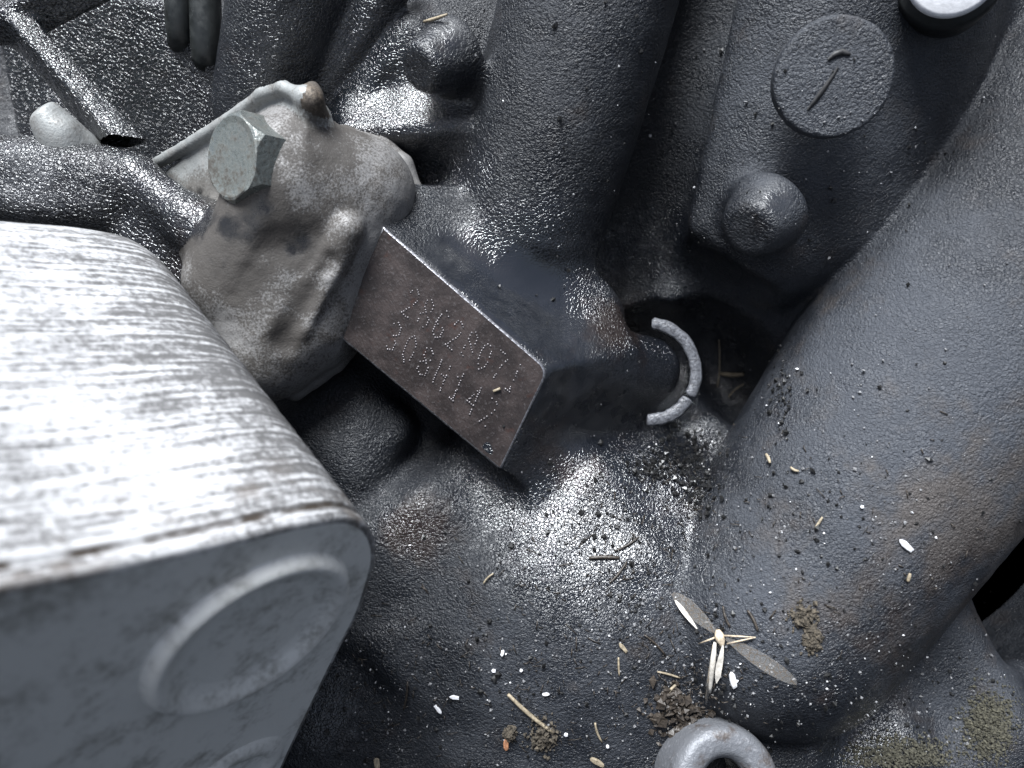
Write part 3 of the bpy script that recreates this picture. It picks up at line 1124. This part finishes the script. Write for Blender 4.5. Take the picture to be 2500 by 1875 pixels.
# ------------------------------------------------------------------ white capped stud, upper right
M_WHITE = plain('white plastic', (0.78, 0.78, 0.80), 0.45, 0, 0.08, 1.0, 0.05)
M_BLACK = plain('black hollow shade', (0.008, 0.009, 0.009), 0.5)
ca = np.array((-0.40, -0.30, 1.0))
cap = empty('white_capped_plug', P(2325, -60, 4), 'round white cap on a black stem that fills in the shaded hollow at the top right edge', 'cap')
cc = P(2330, -72, 16)
v, f = lathe([(-2.5, 7.3), (-.6, 7.6), (0.2, 7.4), (.6, 6.8), (.7, 0.01)], cc, ca, 48)
solid('cap_disc', v, f, M_WHITE, cap)
v, f = lathe([(-26, 9.5), (-8, 9.5), (-6, 9.3), (-3.2, 9.2), (-2.4, 8.6), (-2.4, 0.01)], cc, ca, 48)
solid('stem', v, f, M_BLACK, cap)  # its black also stands in for the shaded hollow below the cap

# ------------------------------------------------------------------ hollow eye at the bottom edge
def eye_mat():
    n = N('worn grey and brown iron')
    b = n.noise(5, 4, 0.6)
    a = n.noise(0.8, 3, 0.6, seed=2)
    col = n.mix(n.ramp(b, 0.50, 0.68), (0.13, 0.135, 0.147), (0.06, 0.047, 0.04))
    col = n.mix(n.ramp(a, 0.55, 0.75, 0, 0.4), col, (0.34, 0.34, 0.36))
    return n.set(Base_Color=col, Roughness=0.52, Metallic=0.3, Normal=n.bump(a, 0.2))


M_EYE = eye_mat()
ea = np.array((0.10, 0.22, 1.0))
ec = P(1778, 1918, 4)
eye = empty('hollow_lug', P(1788, 1893, -8), 'grey and brown round iron lug with a dark hole at the bottom edge', 'lug')
v, f = lathe([(-15, 11.4), (-3, 10.7), (-1.4, 10.4), (-.6, 9.9), (-.15, 9.2), (0, 8.6), (0.05, 6.2), (-.5, 5.4), (-1.6, 4.6), (-2.6, 4.3)], ec, ea, 56)
v = v + vnoise(v, 2.0)[:, None] * np.array((0.12, 0.12, 0.12))
rim_o = solid('lug_rim', v, f, M_EYE, eye)
v, f = lathe([(-2.2, 4.3), (-12, 4.0), (-12.1, 0.01)], ec, ea, 40)
solid('bore', v, f, M_DARK, rim_o)

# ------------------------------------------------------------------ broken ring in the cavity
def crust_mat():
    n = N('cracked grey crust')
    a = n.voro(1.7, feature='DISTANCE_TO_EDGE')
    b = n.noise(0.6, 3, 0.6)
    col = n.mix(n.ramp(b, 0.35, 0.6), (0.045, 0.046, 0.052), (0.10, 0.104, 0.115))
    col = n.mix(n.ramp(a, 0.003, 0.016), (0.05, 0.05, 0.053), col)
    return n.set(Base_Color=col, Roughness=0.42, Normal=n.bump(n.math('ADD', n.math('MULTIPLY', n.ramp(a, 0, 0.02), 0.3), b), 0.2))


M_CRUST = crust_mat()
RC = P(1583, 908, -12)
ring_o = empty('broken_ring', RC, 'broken grey ring standing in the black cavity right of the pad', 'ring')
R0 = 10.0
for a0, a1, w in ((86, -30, 1.3), (-33, -92, 1.35)):
    nn = 44
    v, f = [], []
    for i in range(nn + 1):
        a = math.radians(a0 + (a1 - a0) * i / nn)
        rad = np.array((math.cos(a), math.sin(a) * 1.02, 0))
        wob = 1 + 0.09 * vnoise(np.array([[i * 0.31 + a0, 1.0, 2.0]]), 1.0)[0]
        ww = w * wob * (0.55 if i in (0, nn) else 1)
        c = RC + rad * (R0 + 0.14 * vnoise(np.array([[i * 0.17 + a0, 5.0, 2.0]]), 1.0)[0])
        for k in range(8):
            t = 2 * math.pi * k / 8
            v.append(c + rad * ww * math.cos(t) + np.array((0, 0, 1)) * (ww * 0.38 * math.sin(t) + random.gauss(0, .02)))
    for i in range(nn):
        for k in range(8):
            f.append((i * 8 + k, i * 8 + (k + 1) % 8, (i + 1) * 8 + (k + 1) % 8, (i + 1) * 8 + k))
    f += [tuple(range(8))[::-1], tuple(nn * 8 + k for k in range(8))]
    solid('ring_fragment', np.array(v), f, M_CRUST, ring_o)
# ------------------------------------------------------------------ litter lying on the block
M_STRAW = plain('dry straw', (0.24, 0.20, 0.14), 0.6, 0, 0.35, 0.5, 0.05)
M_TWIG = plain('dark oily twig', (0.035, 0.028, 0.022), 0.45, 0, 0.4, 0.5, 0.08)
M_CHIP = plain('white paint chip', (0.62, 0.62, 0.64), 0.6, 0, 0.06, 0.8, 0.03)
M_TAN = plain('orange brown husk', (0.36, 0.17, 0.09), 0.6, 0, 0.4, 0.6, 0.08)
M_SAND = plain('sandy soil', (0.058, 0.048, 0.035), 0.9, 0, 0.6, 0.5, 0.2)
M_MOSS = plain('olive moss', (0.050, 0.047, 0.033), 0.95, 0, 0.6, 0.5, 0.2)


def stick(x0, y0, x1, y1, w, name, mat, label, cat, group, lift=0.15, bow=0.0):
    pts, rs = [], []
    n = 7
    nrm = np.array((y1 - y0, x0 - x1), float)
    nrm /= max(1e-6, np.linalg.norm(nrm))
    for i in range(n + 1):
        t = i / n
        b = bow * math.sin(t * math.pi)
        p, _ = surf(x0 + (x1 - x0) * t + nrm[0] * b, y0 + (y1 - y0) * t + nrm[1] * b)
        pts.append(p)
        rs.append(w * (0.55 + 0.45 * math.sin(math.pi * (0.15 + 0.75 * t))))
    z = np.array([p[2] for p in pts])                       # a stiff stalk bridges the dips
    lin = np.linspace(z[0], z[-1], n + 1)
    z = np.maximum(lin, lin + (z - lin).max()) * 0.7 + z * 0.3 + w * 0.6 + lift
    pts = [P(*(p[:2] * 12.5 * DIST / (DIST - p[2]) * np.array((1, -1)) + np.array((1250, 937.5))), zz) for p, zz in zip(pts, z)]
    v, f = tube(pts, rs, 6)
    return tag(solid(name, v, f, mat, origin=pts[0]), label, cat, group)


STICKS = [
    (1240, 1695, 1352, 1790, .45, 'straw', M_STRAW, 'longest dry grass stalk, pointing at the sandy clump near the bottom edge'),
    (1438, 1362, 1512, 1362, .40, 'twig', M_TWIG, 'dark twig lying across the bright wet mound'),
    (1488, 1424, 1530, 1372, .22, 'twig', M_TWIG, 'thin dark twig below the bright wet mound'),
    (1500, 1345, 1560, 1310, .22, 'twig', M_TWIG, 'thin dark twig at the right rim of the wet mound'),
    (1755, 830, 1752, 945, .20, 'straw', M_STRAW, 'upright pale hair thin stalk right of the broken ring'),
    (1758, 912, 1815, 914, .65, 'straw', M_STRAW, 'short thick pale stalk lying level right of the broken ring'),
    (1778, 970, 1816, 938, .22, 'straw', M_STRAW, 'thin slanting stalk below the thick one beside the ring'),
    (1573, 1550, 1625, 1600, .22, 'twig', M_TWIG, 'thin twig left of the winged insect'),
    (1825, 1490, 1850, 1540, .30, 'twig', M_TWIG, 'dark twig between the insect and the brown clump'),
    (1765, 1480, 1782, 1530, .26, 'twig', M_TWIG, 'dark twig just above the insect'),
    (1990, 1290, 2008, 1262, .28, 'straw', M_STRAW, 'short straw in the middle of the wide pipe'),
    (1453, 1765, 1470, 1812, .26, 'straw', M_STRAW, 'short straw right of the sandy clump'),
    (1620, 1710, 1655, 1668, .32, 'straw', M_STRAW, 'straw left of the insect legs, above the lug'),
    (995, 1665, 985, 1735, .22, 'twig', M_TWIG, 'curved black hair left of the white chips'),
    (1605, 1640, 1660, 1655, .22, 'straw', M_STRAW, 'fine straw near the heap of chaff'),
    (1510, 1605, 1512, 1650, .22, 'straw', M_STRAW, 'upright fine straw in the lower middle'),
    (1205, 955, 1222, 948, .30, 'straw', M_STRAW, 'tiny straw lying on the number pad'),
    (1035, 53, 1092, 35, .35, 'straw', M_STRAW, 'pale straw lying on the boss at the top'),
    (1180, 1425, 1205, 1400, .2, 'straw', M_STRAW, 'fine straw under the left of the wet mound'),
    (2216, 1420, 2222, 1400, .35, 'straw', M_STRAW, 'tiny tan splinter low on the wide pipe'),
    (1870, 1108, 1880, 1130, .35, 'straw', M_STRAW, 'small tan splinter at the edge of the pipe'),
    (1930, 1140, 1950, 1150, .30, 'straw', M_STRAW, 'tan splinter beside the dark smear on the pipe'),
]
for a in STICKS:
    if a[5] == 'straw' and 1200 < a[0] < 1210:              # lies on the pad itself
        p0, p1 = on_pad(a[0], a[1]) + pn * .3, on_pad(a[2], a[3]) + pn * .35
        v, f = tube([p0, (p0 + p1) / 2, p1], a[4], 6)
        tag(solid('straw', v, f, M_STRAW, origin=p0), a[7], 'straw', 'stalks and twigs on the block')
        continue
    stick(*a[:8], a[5], 'stalks and twigs on the block', bow=random.uniform(-4, 4))


def chip(px, py, L, Wd, ang, name, mat, label, cat, group, th=0.35):
    p, n = surf(px, py)
    n = n / np.linalg.norm(n)
    a = math.radians(ang)
    t = np.array((math.cos(a), -math.sin(a), 0.0))
    t = t - n * (t @ n)
    t /= np.linalg.norm(t)
    b = np.cross(n, t)
    k = 12.5 * DIST / (DIST - p[2])
    L, Wd = L / 12.5, Wd / 12.5
    v, f = [], []
    S = 10
    for h, sc in ((0, .9), (th, 1.0), (th + .12, .75)):
        for s in range(S):
            q = 2 * math.pi * s / S
            x, y = math.cos(q), math.sin(q)
            e = (abs(x) ** 3 + abs(y) ** 3) ** (-1 / 3) * (1 + 0.10 * math.sin(3 * s + px))
            v.append(p + n * (h + .1) + t * x * e * L / 2 * sc + b * y * e * Wd / 2 * sc)
    for i in range(2):
        for s in range(S):
            f.append((i * S + s, i * S + (s + 1) % S, (i + 1) * S + (s + 1) % S, (i + 1) * S + s))
    f.append(tuple(2 * S + s for s in range(S)))
    return tag(solid(name, np.array(v), f, mat, origin=p, smooth=False), label, cat, group)


CHIPS = [
    (1111, 1701, 26, 10, 0, M_CHIP, 'brightest white chip lying level in the lower middle'),
    (1071, 1730, 28, 9, 48, M_CHIP, 'slanting white chip just left of the brightest one'),
    (1228, 1593, 9, 18, 15, M_CHIP, 'white chip standing upright above the long grass stalk'),
    (1206, 1636, 11, 9, 0, M_CHIP, 'small round white chip left of the long stalk tip'),
    (1273, 1635, 8, 7, 20, M_CHIP, 'tiny white chip right of the small round one'),
    (2210, 1331, 40, 14, 42, M_CHIP, 'pointed white flake on the lower right of the wide pipe'),
    (1333, 1693, 18, 7, -10, M_CHIP, 'pale seed above the long grass stalk'),
    (1382, 1791, 10, 9, 0, M_CHIP, 'white grain right of the sandy clump'),
    (1483, 1820, 8, 8, 0, M_CHIP, 'white grain left of the hollow lug'),
    (1520, 1580, 30, 10, 50, M_STRAW, 'pale splinter on a dark crumb in the lower middle'),
    (1236, 1815, 14, 34, 0, M_TAN, 'orange brown husk beside the sandy clump'),
    (1458, 1858, 40, 16, 30, M_STRAW, 'pale chaff flake at the bottom edge left of the lug'),
    (921, 1862, 16, 30, -10, M_STRAW, 'pale tan flake at the bottom edge by the casing'),
    (2104, 1238, 8, 8, 0, M_CHIP, 'small white speck high on the wide pipe'),
    (1586, 331, 8, 8, 0, M_CHIP, 'single white speck on the right flank of the barrel'),
    (1791, 1658, 16, 44, -12, M_CHIP, 'pale curled scrap right of the insect body'),
]
for x, y, L, w, a, mat, lab in CHIPS:
    chip(x, y, L, w, a, 'chip' if mat is M_CHIP else 'flake', mat, lab, 'chip' if mat is M_CHIP else 'flake', 'chips and flakes on the block')


def crumbs(name, spots, mat, count, size, label, cat=None, parent=None, kind='stuff', heap=0.0):
    """many tiny angular grains joined into one object"""
    V, Fa = [], []
    base = np.array([(1, 0, 0), (-1, 0, 0), (0, 1, 0), (0, -1, 0), (0, 0, 1), (0, 0, -1)], float)
    tri = [(0, 2, 4), (2, 1, 4), (1, 3, 4), (3, 0, 4), (2, 0, 5), (1, 2, 5), (3, 1, 5), (0, 3, 5)]
    wsum = sum(w for *_, w in spots)
    for (cx, cy, rx, ry, w) in spots:
        for _ in range(int(count * w / wsum)):
            x, y = random.gauss(cx, rx), random.gauss(cy, ry)
            if not (5 < x < 2495 and 5 < y < 1870):
                continue
            p, n = surf(x, y)
            s = size * min(2.4, random.lognormvariate(0, .5))
            q = math.exp(-((x - cx) / rx) ** 2 / 2 - ((y - cy) / ry) ** 2 / 2)
            m = base * np.array([random.uniform(.6, 1.5) for _ in range(3)]) * s
            R = np.array(Matrix.Rotation(random.random() * 6.28, 3, (random.gauss(0, 1), random.gauss(0, 1), random.gauss(0, 1) + .01)))
            b = len(V)
            V += list(m @ R.T + p + n * (s * .35 + heap * q * random.random()))
            Fa += [(b + i, b + j, b + k) for i, j, k in tri]
    o = solid(name, np.array(V), Fa, mat, origin=P(spots[0][0], spots[0][1], -5), smooth=False)
    return tag(o, label, cat, kind=kind)


SPREAD = [(1250, 1650, 260, 140, 3), (1650, 1480, 200, 150, 3), (2000, 1250, 230, 230, 3), (1720, 1700, 120, 70, 2), (2050, 350, 200, 180, 1), (1450, 250, 150, 200, .6), (900, 1720, 90, 110, 1.4), (2250, 1720, 160, 90, 1.5)]
M_GRIT_D = plain('black grit', (0.008, 0.008, 0.008), 0.5)
M_GRIT_G = plain('grey grit', (0.16, 0.16, 0.165), 0.7, 0, 0.5, 0.3, 0.05)
M_GRIT_W = plain('pale grit', (0.55, 0.55, 0.56), 0.7, 0, 0.3, 0.3, 0.05)
crumbs('black_grit', SPREAD + [(1430, 1250, 150, 90, 3), (1905, 960, 14, 70, 1.5), (1300, 700, 100, 50, .25)], M_GRIT_D, 1000, .25, 'black grit sprinkled over the oily casting')
crumbs('grey_grit', SPREAD, M_GRIT_G, 1300, .15, 'grey grit sprinkled over the oily casting')
crumbs('pale_grit', SPREAD, M_GRIT_W, 140, .15, 'pale grit sprinkled over the oily casting')
crumbs('black_sludge', [(1665, 1110, 45, 35, 1), (1600, 1150, 40, 25, .6), (1700, 1190, 30, 40, .6)], M_DARK, 600, .27, 'black wet sludge between the mound and the wide pipe', heap=.6)
crumbs('chaff_heap', [(1660, 1745, 40, 30, 1), (1640, 1700, 18, 16, .5)], M_TWIG, 260, .42, 'heap of dark chaff between the insect and the lug', 'chaff', kind='stuff', heap=1.0)
CL = [('soil_clump', 1962, 1508, 16, 15, 'dark brown crumbly clump on the lower end of the wide pipe'),
      ('soil_clump', 1982, 1560, 9, 16, 'small tail of brown crumbs under the clump on the pipe'),
      ('soil_clump', 1328, 1795, 17, 19, 'sandy clump at the tip of the long grass stalk'),
      ('soil_clump', 1245, 1790, 6, 8, 'tiny sandy clump above the orange husk')]
for nm, x, y, rx, ry, lab in CL:
    tag(crumbs(nm, [(x, y, rx, ry, 1)], M_SAND, 260, .26, lab, 'soil clump', kind=None, heap=1.2), group='crumbly clumps on the block')
for x, y, rx, ry, lab in ((2205, 1850, 62, 26, 'broad olive moss patch at the bottom right edge'), (2415, 1770, 30, 40, 'dark olive moss patch near the lower right corner')):
    tag(crumbs('moss_patch', [(x, y, rx, ry, 1)], M_MOSS, 2400, .16, lab, 'moss', kind=None, heap=1.0), group='moss patches')

# fine fibres and chaff matted into the oil
V, Fa = [], []
for cx, cy, rx, ry, cnt in ((1300, 1640, 240, 140, 150), (1640, 1500, 150, 150, 140), (1500, 1280, 120, 90, 60), (1690, 1690, 60, 60, 110), (2000, 1300, 200, 180, 60), (1680, 1180, 60, 60, 60), (930, 1700, 70, 100, 40)):
    for _ in range(cnt):
        x, y = random.gauss(cx, rx), random.gauss(cy, ry)
        if not (850 < x < 2480 and 1000 < y < 1865):
            continue
        a, L = random.random() * 6.283, random.lognormvariate(2.5, .5)
        q0, n0 = surf(x, y)
        q1, n1 = surf(x + L * math.cos(a), y + L * math.sin(a))
        if abs(q1[2] - q0[2]) > 1.5:
            continue
        v, f = tube([q0 + n0 * .12, (q0 + q1) / 2 + n0 * random.uniform(.15, .5), q1 + n1 * .12], random.uniform(.05, .13), 3)
        b = len(V)
        V += list(v)
        Fa += [tuple(b + i for i in t) for t in f]
tag(solid('chaff_fibres', np.array(V), Fa, M_TWIG, origin=P(1500, 1500, -5)), 'fine dark fibres matted into the oily grime', kind='stuff')

# ------------------------------------------------------------------ dead winged insect
def wing_mat():
    n = N('clear insect wing')
    v = n.ramp(n.voro(1.1, feature='DISTANCE_TO_EDGE'), 0.02, 0.07, 1, 0)
    n.set(Base_Color=n.mix(v, (0.45, 0.43, 0.40), (0.16, 0.12, 0.08)), Roughness=0.2, Alpha=n.ramp(v, 0, 1, 0.16, 0.40))
    return n.m


M_WING = wing_mat()
M_SHINE = plain('silvery insect wing', (0.60, 0.56, 0.50), 0.3, 0, 0.15, 0.6, 0.05)
M_BODY = plain('straw coloured insect', (0.46, 0.38, 0.28), 0.5, 0, 0.3, 0.5, 0.05)


def lie(px, py, h):
    p, _ = surf(px, py)
    return P(px, py, p[2] + h)


ib = lie(1757, 1555, 0)
insect = empty('dead_insect', ib, 'dead pale winged insect lying on the block above the lug', 'insect')


def blob(pts, rs):
    return tube(curve_pts(pts, 10), [rs[0] + (rs[1] - rs[0]) * abs(math.sin(math.pi * i / 10)) for i in range(11)], 10)


v, f = blob([lie(1752, 1537, .6), lie(1757, 1555, .8), lie(1764, 1578, .7)], (.35, .95))
solid('thorax', v, f, M_BODY, insect)
v, f = blob([lie(1746, 1568, .8), lie(1740, 1620, .9), lie(1733, 1690, .7)], (.3, .55))
solid('abdomen', v, f, M_SHINE, insect)


def wing(pa, pb, w, h, mat, name):
    n = 12
    v, f = [], []
    a, b = np.array(pa, float), np.array(pb, float)
    d = (b - a)
    s = np.array((-d[1], d[0])) / np.linalg.norm(d)
    for i in range(n + 1):
        t = i / n
        ww = w * (math.sin(math.pi * min(1, t * 0.94 + .04)) ** 0.6) * (0.55 + .45 * t)
        for k in range(-2, 3):
            q = a + d * t + s * ww * k / 2
            p = lie(q[0], q[1], h + .15 * abs(k) + .12 * math.sin(t * 9 + k))
            v.append(p)
    zs = np.array([p[2] for p in v]).reshape(n + 1, 5)
    zs = zs.mean(1, keepdims=True) * .8 + zs * .2
    v = np.array(v)
    v[:, 2] = zs.ravel()
    for i in range(n):
        for k in range(4):
            f.append((i * 5 + k, i * 5 + k + 1, (i + 1) * 5 + k + 1, (i + 1) * 5 + k))
    return solid(name, v, f, mat, insect)


wing((1750, 1545), (1642, 1448), 22, .9, M_WING, 'wing')
wing((1702, 1535), (1648, 1465), 7, 1.2, M_SHINE, 'wing_fold')
wing((1772, 1558), (1945, 1668), 23, .6, M_WING, 'wing')
wing((1765, 1575), (1750, 1668), 12, 1.3, M_SHINE, 'wing_fold')
wing((1742, 1572), (1724, 1720), 8, 1.0, M_WING, 'wing')
for x0, y0, x1, y1 in ((1768, 1552, 1845, 1556), (1745, 1557, 1705, 1572), (1775, 1572, 1845, 1556), (1742, 1575, 1722, 1705)):
    v, f = tube([lie(x0, y0, .7), lie((x0 + x1) / 2, (y0 + y1) / 2, 1.1), lie(x1, y1, .3)], [.2, .17, .1], 5)
    solid('leg', v, f, M_BODY, insect)
